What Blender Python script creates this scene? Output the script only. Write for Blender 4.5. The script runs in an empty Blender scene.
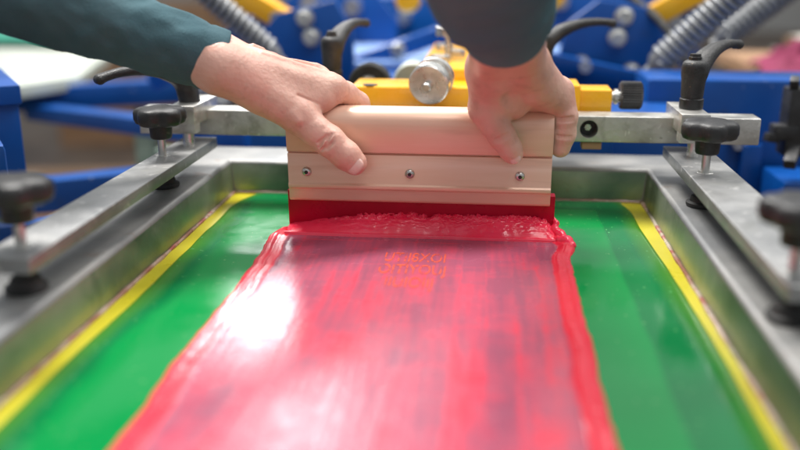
import bpy, bmesh, math, random
import numpy as np
from mathutils import Vector, Matrix, Euler, noise

# ------------------------------------------------------------------ camera, world, lamps, exposure
SC = bpy.context.scene
S = 0.01                                     # everything below is written in centimetres
R = math.radians
PI = math.pi
random.seed(7)

cam_d = bpy.data.cameras.new('camera')
cam = bpy.data.objects.new('camera', cam_d)
SC.collection.objects.link(cam)
SC.camera = cam
cam.location = (0, 0, 21.8 * S)
cam.rotation_euler = (R(90 - 16.70), 0, R(5.716))
cam_d.sensor_width = 36
cam_d.lens = 890 / 800 * 36
cam_d.clip_start = 0.01
cam_d.clip_end = 200
cam_d.dof.use_dof = True
cam_d.dof.focus_distance = 0.715
cam_d.dof.aperture_fstop = 2.5

world = bpy.data.worlds.new('World')
SC.world = world
world.use_nodes = True
wb = world.node_tree.nodes['Background']
wb.inputs[0].default_value = (0.93, 0.97, 1.0, 1)
wb.inputs[1].default_value = 0.50

SC.view_settings.view_transform = 'Standard'
SC.view_settings.look = 'None'
SC.view_settings.exposure = 0.0
SC.view_settings.gamma = 1.0


def area(name, loc, target, sx, sy, watts, col=(1, 1, 1)):
    d = bpy.data.lights.new(name, 'AREA')
    d.shape = 'RECTANGLE'
    d.size, d.size_y = sx * S, sy * S
    d.energy = watts
    d.color = col
    o = bpy.data.objects.new(name, d)
    SC.collection.objects.link(o)
    o.location = Vector(loc) * S
    o.rotation_euler = (Vector(target) - Vector(loc)).to_track_quat('-Z', 'Y').to_euler()
    return o


area('workshop_window', (-98, 400, 166), (-14, 46, 0), 46, 88, 21, (1, 1, 1))
area('ceiling_or_fill_lamp', (-60, 150, 210), (-5, 70, 0), 120, 45, 88, (1, .97, .93))
area('ceiling_or_fill_lamp', (50, -60, 240), (-5, 70, 0), 120, 60, 13, (1, .99, .97))  # added front fill, brightens the ink ridge; not a known lamp
area('ceiling_or_fill_lamp', (110, 120, 220), (-5, 70, 0), 60, 160, 34, (1, .98, .95))
area('ceiling_or_fill_lamp', (40, 330, 250), (0, 60, 0), 420, 230, 11, (.98, .99, 1))

# ------------------------------------------------------------------ materials
MATS = {}


def pbr(name, c1, c2=None, scale=40, contrast=(.35, .65), rough=(.35, .5), metal=0.0, bump=0.0, bscale=300,
        stretch=(1, 1, 1), stains=(), coat=0.0, sss=0.0, sssr=(1, .35, .2), spec=.5, detail=4, scratch=0.0, bdist=.0006):
    m = bpy.data.materials.new(name)
    m.use_nodes = True
    nt = m.node_tree
    N, L = nt.nodes, nt.links
    b = N['Principled BSDF']
    tc = N.new('ShaderNodeTexCoord')
    mp = N.new('ShaderNodeMapping')
    mp.inputs['Scale'].default_value = stretch
    L.new(tc.outputs['Object'], mp.inputs[0])

    def nz(sc, det=4, dist=0.0, vec=None):
        n = N.new('ShaderNodeTexNoise')
        n.inputs['Scale'].default_value = sc
        n.inputs['Detail'].default_value = det
        n.inputs['Distortion'].default_value = dist
        L.new(vec or mp.outputs[0], n.inputs['Vector'])
        return n.outputs['Fac']

    def ramp(fac, a, c, ca=(0, 0, 0, 1), cb=(1, 1, 1, 1)):
        r = N.new('ShaderNodeValToRGB')
        r.color_ramp.elements[0].position = a
        r.color_ramp.elements[1].position = c
        r.color_ramp.elements[0].color = ca
        r.color_ramp.elements[1].color = cb
        L.new(fac, r.inputs[0])
        return r.outputs[0]

    def mix(fac, a, c):
        x = N.new('ShaderNodeMix')
        x.data_type = 'RGBA'
        L.new(fac, x.inputs[0])
        for sock, v in ((x.inputs[6], a), (x.inputs[7], c)):
            if isinstance(v, tuple):
                sock.default_value = v
            else:
                L.new(v, sock)
        return x.outputs[2]

    c2 = c2 or c1
    f = nz(scale, detail)
    col = ramp(f, contrast[0], contrast[1], (*c1, 1), (*c2, 1))
    rr = ramp(nz(scale * 1.7, 5), .3, .7, (rough[0],) * 3 + (1,), (rough[1],) * 3 + (1,))
    for (sc_, lo, hi, sca, amt) in stains:
        k = ramp(nz(sca, 6, .4), lo, hi, (0, 0, 0, 1), (amt, amt, amt, 1))
        col = mix(k, col, (*sc_, 1))
    L.new(col, b.inputs['Base Color'])
    L.new(rr, b.inputs['Roughness'])
    b.inputs['Metallic'].default_value = metal
    b.inputs['Specular IOR Level'].default_value = spec
    if coat:
        b.inputs['Coat Weight'].default_value = coat
        b.inputs['Coat Roughness'].default_value = .08
    if sss:
        b.inputs['Subsurface Weight'].default_value = sss
        b.inputs['Subsurface Radius'].default_value = sssr
        b.inputs['Subsurface Scale'].default_value = .004
    if bump:
        bn = N.new('ShaderNodeBump')
        bn.inputs['Strength'].default_value = bump
        bn.inputs['Distance'].default_value = bdist
        L.new(nz(bscale, 5), bn.inputs['Height'])
        L.new(bn.outputs[0], b.inputs['Normal'])
    MATS[name] = m
    return m


ALU = pbr('worn_aluminium', (.27, .275, .28), (.42, .42, .415), 22, rough=(.32, .52), metal=.7, bump=.25, bscale=500,
          stains=[((.30, .30, .28), .55, .72, 30, .6), ((.75, .74, .72), .62, .7, 130, .5)])
ALUF = pbr('frame_aluminium', (.21, .215, .22), (.35, .345, .335), 14, rough=(.45, .62), metal=.6, bump=.3, bscale=420,
           stains=[((.27, .27, .26), .52, .72, 12, .55), ((.22, .14, .10), .66, .72, 45, .4)])
ALUI = pbr('ink_stained_aluminium', (.30, .34, .27), (.44, .46, .39), 16, rough=(.28, .45), metal=.65, bump=.3, bscale=350,
           stains=[((.17, .30, .12), .44, .72, 10, .6), ((.36, .36, .18), .58, .75, 16, .3), ((.03, .09, .06), .50, .66, 8, .75), ((.10, .16, .10), .56, .7, 40, .4),
                   ((.42, .10, .06), .68, .73, 34, .6)])
ALUX = pbr('crossbar_aluminium', (.50, .49, .46), (.66, .65, .62), 45, rough=(.3, .48), metal=.8, bump=.5, bscale=260,
           stains=[((.30, .29, .25), .54, .68, 60, .6), ((.82, .81, .78), .63, .67, 150, .7), ((.14, .13, .11), .69, .72, 90, .6)])
ZINC = pbr('zinc_steel', (.50, .50, .48), (.68, .67, .64), 90, rough=(.22, .42), metal=.9, bump=.2, bscale=700)
BLACK = pbr('black_plastic_and_shade', (.012, .012, .013), (.03, .03, .032), 60, rough=(.32, .55), bump=.5, bscale=900,
            stains=[((.16, .15, .13), .66, .74, 120, .5)])
LEVM = pbr('black_cast_lever', (.015, .015, .016), (.035, .034, .034), 80, rough=(.35, .6), bump=.9, bscale=700,
           stains=[((.30, .20, .08), .70, .74, 160, .6)])
KNURL = pbr('dark_grey_knurl', (.03, .03, .032), (.07, .07, .072), 60, rough=(.3, .45), bump=.3, bscale=500)
RUBBER = pbr('black_rubber', (.012, .012, .012), (.03, .03, .03), 80, rough=(.5, .8), bump=.4, bscale=400)
YEL = pbr('yellow_enamel', (1.0, .46, .003), (1.0, .52, .008), 20, rough=(.22, .38), bump=.15, bscale=160, coat=.4,
          stains=[((.35, .12, .01), .70, .74, 60, .7)])
BLUE = pbr('blue_enamel', (.001, .058, .27), (.002, .078, .34), 12, rough=(.3, .45), bump=.2, bscale=160, coat=.05, spec=.35,
           stains=[((.02, .05, .14), .62, .74, 30, .5), ((.45, .50, .60), .72, .75, 70, .5)])
PBLUE = pbr('pale_blue_board', (.22, .36, .66), (.30, .44, .74), 8, rough=(.35, .5))
SPRING = pbr('spring_steel', (.24, .25, .26), (.34, .35, .36), 40, rough=(.35, .5), metal=.5)
BOARD = pbr('pale_board', (.42, .46, .40), (.52, .56, .50), 6, rough=(.4, .6), bump=.1, bscale=80)
GREENB = pbr('green_board', (.05, .34, .24), (.07, .42, .30), 6, rough=(.4, .6))
CARD = pbr('brown_cardboard', (.30, .17, .09), (.40, .24, .14), 6, rough=(.7, .9), bump=.2, bscale=60)
POSTG = pbr('grey_green_steel', (.14, .20, .16), (.22, .28, .23), 10, rough=(.5, .7))
PINK = pbr('pink_rag', (.16, .015, .05), (.28, .04, .10), 20, rough=(.8, .95), bump=.6, bscale=90)
GREYC = pbr('grey_cloth', (.42, .40, .35), (.52, .50, .45), 8, rough=(.8, .95), bump=.4, bscale=60)
FLOOR = pbr('workshop_floor', (.13, .10, .08), (.21, .16, .125), 2.2, rough=(.45, .7), bump=.2, bscale=30,
            stains=[((.07, .05, .045), .5, .7, 1.2, .8)])
WALL = pbr('plaster_wall', (.45, .44, .42), (.52, .51, .49), 1.0, rough=(.7, .9))
SQ = pbr('anodised_grip', (.76, .475, .335), (.84, .56, .42), 6, contrast=(.3, .7), rough=(.27, .40), metal=.2, bump=.12,
         bscale=420, stretch=(.08, 1, 1), stains=[((.94, .72, .62), .45, .7, 60, .5), ((.58, .34, .25), .56, .70, 110, .4), ((.50, .02, .04), .74, .76, 150, .7)])
SQE = pbr('cut_aluminium', (.55, .54, .52), (.7, .69, .67), 60, rough=(.25, .45), metal=.9)
BLADE = pbr('red_rubber_blade', (.38, .001, .018), (.48, .002, .028), 30, rough=(.25, .4), spec=.25, coat=.0, bump=.15, bscale=100)
SKIN = pbr('skin', (.64, .345, .27), (.78, .475, .385), 30, contrast=(.3, .7), rough=(.36, .52), bump=.5, bscale=340, sss=.18,
           stains=[((.68, .27, .21), .50, .74, 38, .45), ((.46, .24, .18), .56, .72, 95, .45), ((.80, .54, .42), .54, .75, 24, .5)], detail=7,
           bdist=.001)
NAIL = pbr('fingernail', (.74, .46, .39), (.80, .54, .48), 60, rough=(.22, .3), sss=.2, coat=.3)
SHIRT = pbr('teal_knit', (.050, .108, .130), (.085, .155, .178), 14, rough=(.85, .95), bump=.9, bscale=620,
            stains=[((.02, .05, .07), .5, .75, 9, .5)], spec=.2)
SHIRTD = pbr('grey_knit', (.070, .145, .185), (.10, .190, .230), 14, rough=(.85, .95), bump=.9, bscale=620, spec=.2)
MESHY = pbr('yellow_screen_mesh', (.50, .43, .006), (.56, .49, .014), 18, rough=(.25, .4), bump=.3, bscale=1400, coat=.2,
            stains=[((.45, .46, .03), .55, .75, 16, .5)])
GLUE = pbr('ink_stained_glue', (.26, .10, .06), (.55, .46, .36), 28, rough=(.2, .4), bump=.5, bscale=200,
           stains=[((.35, .03, .03), .56, .62, 30, .8), ((.10, .20, .05), .58, .7, 17, .6)], coat=.4)


def emulsion_material():
    m = pbr('green_emulsion', (.0, .0, .0), None, rough=(.09, .15), coat=.0, bump=.02, bscale=30, bdist=.0008, spec=.3)
    nt = m.node_tree
    N, L = nt.nodes, nt.links
    b = N['Principled BSDF']
    at = N.new('ShaderNodeAttribute')
    at.attribute_name = 'coat'
    r = N.new('ShaderNodeValToRGB')
    e = r.color_ramp.elements
    e[0].position = 0.0
    e[0].color = (.30, .34, .01, 1)
    e[1].position = 1.0
    e[1].color = (.003, .245, .055, 1)
    x = e.new(.22)
    x.color = (.06, .20, .01, 1)
    x = e.new(.55)
    x.color = (.003, .16, .045, 1)
    L.new(at.outputs['Fac'], r.inputs[0])
    no = N.new('ShaderNodeTexNoise')
    no.inputs['Scale'].default_value = 25
    tc = N.new('ShaderNodeTexCoord')
    L.new(tc.outputs['Object'], no.inputs['Vector'])
    mx = N.new('ShaderNodeMix')
    mx.data_type = 'RGBA'
    mx.blend_type = 'MULTIPLY'
    mx.inputs[0].default_value = .35
    L.new(r.outputs[0], mx.inputs[6])
    L.new(no.outputs['Fac'], mx.inputs[7])
    no.inputs['Scale'].default_value = 260
    rs = N.new('ShaderNodeValToRGB')
    rs.color_ramp.elements[0].position, rs.color_ramp.elements[1].position = .70, .73
    L.new(no.outputs['Fac'], rs.inputs[0])
    mx.blend_type = 'MIX'
    L.new(rs.outputs[0], mx.inputs[0])
    L.new(r.outputs[0], mx.inputs[6])
    for l in list(mx.inputs[7].links): L.remove(l)
    mx.inputs[7].default_value = (.10, .34, .12, 1)
    L.new(mx.outputs[2], b.inputs['Base Color'])
    return m


EMUL = emulsion_material()


def ink_material():
    """Printing ink: a film so thin that the plum coloured stencil shows through, to thick bright red."""
    m = pbr('red_printing_ink', (0, 0, 0), None, rough=(.17, .30), bump=.1, bscale=300)
    nt = m.node_tree
    N, L = nt.nodes, nt.links
    b = N['Principled BSDF']
    for l in list(b.inputs['Normal'].links) + list(b.inputs['Base Color'].links):
        L.remove(l)
    tc = N.new('ShaderNodeTexCoord')
    at = N.new('ShaderNodeAttribute')
    at.attribute_name = 'thick'

    def noi(sx, sy, sc, det=4):
        mp = N.new('ShaderNodeMapping')
        mp.inputs['Scale'].default_value = (sx, sy, 1)
        n = N.new('ShaderNodeTexNoise')
        n.inputs['Scale'].default_value = sc
        n.inputs['Detail'].default_value = det
        L.new(tc.outputs['Object'], mp.inputs[0])
        L.new(mp.outputs[0], n.inputs['Vector'])
        return n.outputs['Fac']

    def math_(op, a, c):
        x = N.new('ShaderNodeMath')
        x.operation = op
        for s, v in ((x.inputs[0], a), (x.inputs[1], c)):
            if isinstance(v, (int, float)):
                s.default_value = v
            else:
                L.new(v, s)
        return x.outputs[0]
    streak = noi(1, .045, 260, 3)
    wide = noi(1, .12, 38, 3)
    blot = noi(1, .8, 34, 4)
    # soft boxes of printed matter that show through the film
    br = N.new('ShaderNodeTexBrick')
    mpb = N.new('ShaderNodeMapping')
    mpb.inputs['Scale'].default_value = (1, 1, 1)
    mpb.inputs['Rotation'].default_value = (0, 0, R(90))
    L.new(tc.outputs['Object'], mpb.inputs[0])
    wob = N.new('ShaderNodeVectorMath')
    wob.operation = 'ADD'
    L.new(mpb.outputs[0], wob.inputs[0])
    nn = N.new('ShaderNodeTexNoise')
    nn.inputs['Scale'].default_value = 90
    L.new(tc.outputs['Object'], nn.inputs['Vector'])
    sc_ = N.new('ShaderNodeVectorMath')
    sc_.operation = 'SCALE'
    sc_.inputs['Scale'].default_value = .006
    L.new(nn.outputs['Color'], sc_.inputs[0])
    L.new(sc_.outputs[0], wob.inputs[1])
    L.new(wob.outputs[0], br.inputs['Vector'])
    br.inputs['Scale'].default_value = 30
    br.inputs['Brick Width'].default_value = 1.1
    br.inputs['Row Height'].default_value = .55
    br.inputs['Mortar Size'].default_value = .05
    br.inputs['Mortar Smooth'].default_value = 1.0
    br.inputs['Color1'].default_value = (.0, .0, .0, 1)
    br.inputs['Color2'].default_value = (.55, .55, .55, 1)
    br.inputs['Mortar'].default_value = (.75, .75, .75, 1)
    v = math_('MULTIPLY', streak, .55)
    v = math_('ADD', v, math_('MULTIPLY', wide, .75))
    v = math_('ADD', v, math_('MULTIPLY', blot, .45))
    v = math_('ADD', v, math_('MULTIPLY', br.outputs['Color'], .24))
    v = math_('ADD', v, -.60)
    v = math_('ADD', v, at.outputs['Fac'])
    r = N.new('ShaderNodeValToRGB')
    e = r.color_ramp.elements
    e[0].position = .12
    e[0].color = (.34, .085, .145, 1)
    e[1].position = .95
    e[1].color = (.84, .022, .055, 1)
    x = e.new(.36)
    x.color = (.52, .085, .145, 1)
    x = e.new(.60)
    x.color = (.76, .055, .10, 1)
    L.new(v, r.inputs[0])
    L.new(r.outputs[0], b.inputs['Base Color'])
    bn = N.new('ShaderNodeBump')
    bn.inputs['Strength'].default_value = .35
    bn.inputs['Distance'].default_value = .0006
    L.new(math_('ADD', streak, math_('MULTIPLY', noi(1, .2, 500, 3), .4)), bn.inputs['Height'])
    L.new(bn.outputs[0], b.inputs['Normal'])
    b.inputs['Coat Weight'].default_value = .25
    b.inputs['Coat Roughness'].default_value = .28
    return m


INK = ink_material()
INKT = pbr('thick_red_ink', (.92, .022, .075), (.96, .045, .11), 50, rough=(.14, .28), bump=.15, bscale=260, sss=.25,
           sssr=(1, .1, .1), coat=.2)
PRINT = pbr('orange_red_print', (.88, .14, .06), (.84, .12, .07), 50, rough=(.2, .3))

nt_ = PRINT.node_tree
n_ = nt_.nodes.new('ShaderNodeTexNoise')
n_.inputs['Scale'].default_value = 240
rp_ = nt_.nodes.new('ShaderNodeValToRGB')
rp_.color_ramp.elements[0].position, rp_.color_ramp.elements[1].position = .36, .50
rp_.color_ramp.elements[1].color = (.9, .9, .9, 1)
tc_ = nt_.nodes.new('ShaderNodeTexCoord')
nt_.links.new(tc_.outputs['Object'], n_.inputs['Vector'])
nt_.links.new(n_.outputs['Fac'], rp_.inputs[0])
nt_.links.new(rp_.outputs[0], nt_.nodes['Principled BSDF'].inputs['Alpha'])

# ------------------------------------------------------------------ builders
ORG = {}


def tag(o, label=None, cat=None, group=None, kind=None):
    if label: o['label'] = label
    if cat: o['category'] = cat
    if group: o['group'] = group
    if kind: o['kind'] = kind
    return o


def thing(name, loc, label, cat, group=None):
    o = bpy.data.objects.new(name, None)
    o.empty_display_size = .02
    SC.collection.objects.link(o)
    o.location = Vector(loc) * S
    ORG[o] = Vector(loc)
    return tag(o, label, cat, group)


def finish_mesh(name, me, mat, parent, loc, smooth):
    mats = mat if isinstance(mat, (list, tuple)) else [mat]
    for mm in mats:
        me.materials.append(mm)
    o = bpy.data.objects.new(name, me)
    SC.collection.objects.link(o)
    if parent is not None:
        o.parent = parent
        ORG[o] = ORG[parent]
    else:
        o.location = Vector(loc) * S
        ORG[o] = Vector(loc)
    if smooth is not None:
        me.polygons.foreach_set('use_smooth', [True] * len(me.polygons))
        if smooth < 179:
            me.set_sharp_from_angle(angle=R(smooth))
    return o


class B:
    def __init__(self):
        self.bm = bmesh.new()

    def _mark(self):
        self._n = len(self.bm.faces)

    def _setm(self, start, mi):
        if mi:
            self.bm.faces.ensure_lookup_table()
            for f in self.bm.faces[start:]:
                f.material_index = mi

    def box(self, c, s, rot=None, mi=0):
        n = len(self.bm.faces)
        M = Matrix.Translation(Vector(c))
        if rot: M = M @ Euler([R(a) for a in rot]).to_matrix().to_4x4()
        M = M @ Matrix.Diagonal((*s, 1))
        bmesh.ops.create_cube(self.bm, size=1, matrix=M)
        self._setm(n, mi)
        return self

    def bar(self, p0, p1, w, h, mi=0, up=(0, 0, 1)):
        p0, p1 = Vector(p0), Vector(p1)
        d = (p1 - p0)
        z = d.normalized()
        x = z.cross(Vector(up)).normalized()
        y = z.cross(x)
        M = Matrix((x, y, z)).transposed().to_4x4()
        M.translation = (p0 + p1) / 2
        n = len(self.bm.faces)
        bmesh.ops.create_cube(self.bm, size=1, matrix=M @ Matrix.Diagonal((w, h, d.length, 1)))
        self._setm(n, mi)
        return self

    def cyl(self, p0, p1, r0, r1=None, n=32, mi=0):
        return self.rev(p0, p1, [(0, r0), (1, r0 if r1 is None else r1)], n, mi)

    def rev(self, p0, p1, prof, n=36, mi=0, lobes=0, amp=0.0, knurl=0, kamp=0.0):
        """surface of revolution round p0-p1; prof = (t, radius) pairs; optional lobes"""
        p0, p1 = Vector(p0), Vector(p1)
        d = p1 - p0
        q = d.to_track_quat('Z', 'Y')
        start = len(self.bm.faces)
        rings = []
        for t, r in prof:
            ring = []
            for k in range(n):
                a = 2 * PI * k / n
                rr = r
                if lobes and r > amp * 2.2:
                    rr = r * (1 - amp * (0.5 - 0.5 * math.cos(lobes * a)) ** 2.2)
                if knurl and k % 2: rr -= kamp
                ring.append(self.bm.verts.new(p0 + d * t + q @ Vector((rr * math.cos(a), rr * math.sin(a), 0))))
            rings.append(ring)
        for a_, b_ in zip(rings, rings[1:]):
            for k in range(n):
                self.bm.faces.new((a_[k], a_[(k + 1) % n], b_[(k + 1) % n], b_[k]))
        self.bm.faces.new(list(reversed(rings[0])))
        self.bm.faces.new(rings[-1])
        self._setm(start, mi)
        return self

    def tube(self, pts, rads, n=16, mi=0, flat=None):
        pts = [Vector(p) for p in pts]
        if not isinstance(rads, (list, tuple)): rads = [rads] * len(pts)
        start = len(self.bm.faces)
        rings = []
        up = None
        for i, p in enumerate(pts):
            t = (pts[min(i + 1, len(pts) - 1)] - pts[max(i - 1, 0)]).normalized()
            if up is None:
                up = Vector((0, 0, 1)) if abs(t.z) < .9 else Vector((1, 0, 0))
            x = t.cross(up).normalized()
            y = x.cross(t).normalized()
            up = y
            r = rads[i]
            fx, fy = flat or (1, 1)
            rings.append([self.bm.verts.new(p + x * (r * fx * math.cos(2 * PI * k / n)) + y * (r * fy * math.sin(2 * PI * k / n))) for k in range(n)])
        for a_, b_ in zip(rings, rings[1:]):
            for k in range(n):
                self.bm.faces.new((a_[k], a_[(k + 1) % n], b_[(k + 1) % n], b_[k]))
        self.bm.faces.new(list(reversed(rings[0])))
        self.bm.faces.new(rings[-1])
        self._setm(start, mi)
        return self

    def prism(self, poly, axis, a, b, mi=0):
        """poly of 2-D points extruded along axis from a to b"""
        def P(u, v, w):
            return {'x': (w, u, v), 'y': (u, w, v), 'z': (u, v, w)}[axis]
        start = len(self.bm.faces)
        va = [self.bm.verts.new(P(u, v, a)) for u, v in poly]
        vb = [self.bm.verts.new(P(u, v, b)) for u, v in poly]
        n = len(poly)
        for k in range(n):
            self.bm.faces.new((va[k], va[(k + 1) % n], vb[(k + 1) % n], vb[k]))
        self.bm.faces.new(list(reversed(va)))
        self.bm.faces.new(vb)
        self._setm(start, mi)
        return self

    def out(self, name, mat, parent=None, loc=(0, 0, 0), bevel=0.0, seg=2, smooth=35, xf=None, bang=30):
        bm = self.bm
        bmesh.ops.recalc_face_normals(bm, faces=bm.faces)
        if bevel:
            ed = [e for e in bm.edges if len(e.link_faces) == 2 and e.calc_face_angle(0) > R(bang)]
            bmesh.ops.bevel(bm, geom=ed, offset=bevel, segments=seg, profile=.6, affect='EDGES', clamp_overlap=True)
        if xf is not None:
            bmesh.ops.transform(bm, matrix=xf, verts=bm.verts)
        o = ORG[parent] if parent is not None else Vector(loc)
        for v in bm.verts:
            v.co = (v.co - o) * S
        me = bpy.data.meshes.new(name)
        bm.to_mesh(me)
        bm.free()
        return finish_mesh(name, me, mat, parent, loc, smooth)


def dup(root, loc, rotz=0, label=None, group=None):
    r = root.copy()
    SC.collection.objects.link(r)
    r.location = Vector(loc) * S
    r.rotation_euler = (0, 0, R(rotz))
    if label: r['label'] = label
    if group: r['group'] = group
    ORG[r] = Vector(loc)
    for ch in list(root.children):
        c = ch.copy()
        SC.collection.objects.link(c)
        c.parent = r
        for g in ch.children:
            d = g.copy()
            SC.collection.objects.link(d)
            d.parent = c
    return r


def grid_mesh(name, X, Y, Z, mat, parent=None, loc=(0, 0, 0), attrs=None, smooth=180):
    """X, Y, Z: 2-D arrays of world centimetres"""
    nx, ny = X.shape
    o = np.array(ORG[parent] if parent is not None else Vector(loc))
    co = (np.stack([X, Y, Z], -1).reshape(-1, 3) - o) * S
    idx = np.arange(nx * ny).reshape(nx, ny)
    f = np.stack([idx[:-1, :-1], idx[1:, :-1], idx[1:, 1:], idx[:-1, 1:]], -1).reshape(-1, 4)
    me = bpy.data.meshes.new(name)
    me.vertices.add(len(co))
    me.vertices.foreach_set('co', co.ravel())
    me.loops.add(f.size)
    me.loops.foreach_set('vertex_index', f.ravel())
    me.polygons.add(len(f))
    me.polygons.foreach_set('loop_start', np.arange(0, f.size, 4))
    me.update(calc_edges=True)
    for k, v in (attrs or {}).items():
        a = me.attributes.new(k, 'FLOAT', 'POINT')
        a.data.foreach_set('value', v.ravel().astype(np.float32))
    return finish_mesh(name, me, mat, parent, loc, smooth)


def nz2(x, y, sc, seed=0.0, octv=3):
    """vectorised smooth value noise on arrays"""
    out = np.zeros_like(x, dtype=float)
    amp, tot = 1.0, 0.0
    for o in range(octv):
        u, v = x * sc + seed * 17.3 + o * 31.7, y * sc + seed * 9.1 + o * 11.9
        iu, iv = np.floor(u), np.floor(v)
        fu, fv = u - iu, v - iv
        fu, fv = fu * fu * (3 - 2 * fu), fv * fv * (3 - 2 * fv)

        def h(a, b):
            s_ = np.sin(a * 127.1 + b * 311.7 + seed * 3.3) * 43758.5453
            return s_ - np.floor(s_)
        val = (h(iu, iv) * (1 - fu) + h(iu + 1, iv) * fu) * (1 - fv) + (h(iu, iv + 1) * (1 - fu) + h(iu + 1, iv + 1) * fu) * fv
        out += amp * (val * 2 - 1)
        tot += amp
        amp *= .5
        sc *= 2.03
    return out / tot


# ------------------------------------------------------------------ blended solids (for hands, levers): distance field -> surface
class Field:
    def __init__(self, lo, hi, h):
        self.lo = np.array(lo, float)
        self.h = h
        self.n = np.ceil((np.array(hi) - self.lo) / h).astype(int) + 1
        self.F = np.full(self.n, 5.0, np.float32)

    def copy_empty(self):
        f = Field.__new__(Field)
        f.lo, f.h, f.n = self.lo, self.h, self.n
        f.F = np.full(self.n, 5.0, np.float32)
        return f

    def _block(self, lo, hi):
        a = np.clip(np.floor((np.array(lo) - self.lo) / self.h).astype(int), 0, self.n)
        b = np.clip(np.ceil((np.array(hi) - self.lo) / self.h).astype(int) + 1, 0, self.n)
        sl = tuple(slice(x, y) for x, y in zip(a, b))
        ax = [(self.lo[i] + self.h * np.arange(a[i], b[i])).astype(np.float32) for i in range(3)]
        return sl, ax[0][:, None, None], ax[1][None, :, None], ax[2][None, None, :]

    @staticmethod
    def smin(a, b, k):
        if k <= 0: return np.minimum(a, b)
        h = np.clip(.5 + .5 * (b - a) / k, 0, 1)
        return b * (1 - h) + a * h - k * h * (1 - h)

    def cone(self, p0, p1, r0, r1, k=.3, sub=False):
        p0, p1 = np.array(p0, float), np.array(p1, float)
        m = max(r0, r1) + k + .4
        sl, x, y, z = self._block(np.minimum(p0, p1) - m, np.maximum(p0, p1) + m)
        if 0 in self.F[sl].shape: return self
        d = p1 - p0
        dd = float(d @ d) + 1e-9
        t = np.clip(((x - p0[0]) * d[0] + (y - p0[1]) * d[1] + (z - p0[2]) * d[2]) / dd, 0, 1)
        r = r0 + (r1 - r0) * t
        D = np.sqrt((x - p0[0] - d[0] * t) ** 2 + (y - p0[1] - d[1] * t) ** 2 + (z - p0[2] - d[2] * t) ** 2) - r
        self.F[sl] = -self.smin(-self.F[sl], D, k) if sub else self.smin(self.F[sl], D.astype(np.float32), k)
        return self

    def chain(self, pts, rads, k=.3):
        for a, b, ra, rb in zip(pts, pts[1:], rads, rads[1:]):
            self.cone(a, b, ra, rb, k)
        return self

    def merge(self, other, k):
        self.F = self.smin(self.F, other.F, k)
        return self

    def mesh(self):
        F, h = self.F, self.h
        ins = F < 0
        c = np.zeros(tuple(np.array(F.shape) - 1), np.uint8)
        for i in (0, 1):
            for j in (0, 1):
                for k in (0, 1):
                    c += ins[i:i + F.shape[0] - 1, j:j + F.shape[1] - 1, k:k + F.shape[2] - 1]
        act = (c > 0) & (c < 8)
        I = np.argwhere(act)
        vid = -np.ones(act.shape, np.int64)
        vid[act] = np.arange(len(I))
        acc = np.zeros((len(I), 3))
        cnt = np.zeros(len(I))
        for ax in range(3):
            o1, o2 = [a for a in range(3) if a != ax]
            for u in (0, 1):
                for v in (0, 1):
                    A = I.copy()
                    A[:, o1] += u
                    A[:, o2] += v
                    Bq = A.copy()
                    Bq[:, ax] += 1
                    fa = F[A[:, 0], A[:, 1], A[:, 2]]
                    fb = F[Bq[:, 0], Bq[:, 1], Bq[:, 2]]
                    s = (fa < 0) != (fb < 0)
                    t = np.where(s, fa / np.where(fa == fb, 1, fa - fb), 0)
                    p = A.astype(float)
                    p[:, ax] += t
                    acc[s] += p[s]
                    cnt[s] += 1
        V = acc / cnt[:, None] * h + self.lo
        faces = []
        for ax in range(3):
            o1, o2 = [(1, 2), (2, 0), (0, 1)][ax]
            sh = list(F.shape)
            sa = [slice(None)] * 3
            sb = [slice(None)] * 3
            sa[ax] = slice(0, sh[ax] - 1)
            sb[ax] = slice(1, sh[ax])
            s = ins[tuple(sa)] != ins[tuple(sb)]
            E = np.argwhere(s)
            ok = (E[:, o1] > 0) & (E[:, o2] > 0) & (E[:, o1] < sh[o1] - 1) & (E[:, o2] < sh[o2] - 1)
            E = E[ok]
            inside = ins[E[:, 0], E[:, 1], E[:, 2]]
            q = []
            for u, v in ((1, 1), (0, 1), (0, 0), (1, 0)):
                C = E.copy()
                C[:, o1] -= u
                C[:, o2] -= v
                q.append(vid[C[:, 0], C[:, 1], C[:, 2]])
            Q = np.stack(q, 1)
            Q[~inside] = Q[~inside][:, ::-1]
            faces.append(Q)
        return V, np.concatenate(faces)


def to_mesh(name, VF, mat, parent=None, loc=(0, 0, 0), mats_idx=None):
    V, Q = VF
    o = np.array(ORG[parent] if parent is not None else Vector(loc))
    me = bpy.data.meshes.new(name)
    me.vertices.add(len(V))
    me.vertices.foreach_set('co', ((V - o) * S).ravel())
    me.loops.add(Q.size)
    me.loops.foreach_set('vertex_index', Q.ravel())
    me.polygons.add(len(Q))
    me.polygons.foreach_set('loop_start', np.arange(0, Q.size, 4))
    me.update(calc_edges=True)
    if mats_idx is not None:
        me.polygons.foreach_set('material_index', mats_idx.astype(np.int32))
    ob = finish_mesh(name, me, mat, parent, loc, 180)
    return ob


# ------------------------------------------------------------------ setting
b = B()
b.box((0, 900, -92), (6000, 4600, 4))
tag(b.out('floor', FLOOR, smooth=None), kind='structure')
b = B()
b.box((0, 1500, 110), (6000, 20, 400))
tag(b.out('wall', WALL, smooth=None), kind='structure')

# ------------------------------------------------------------------ screen frame
XI0, XI1, YI1, YI0, FH = -24.7, 14.8, 82.2, 18.0, 3.1
XO0, XO1, YO1, YO0 = -30.0, 20.2, 88.4, 12.0
fr = thing('printing_screen', (-5, 50, -.8), 'aluminium printing screen with green stencil and yellow border lying under the clamps', 'printing screen')


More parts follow.
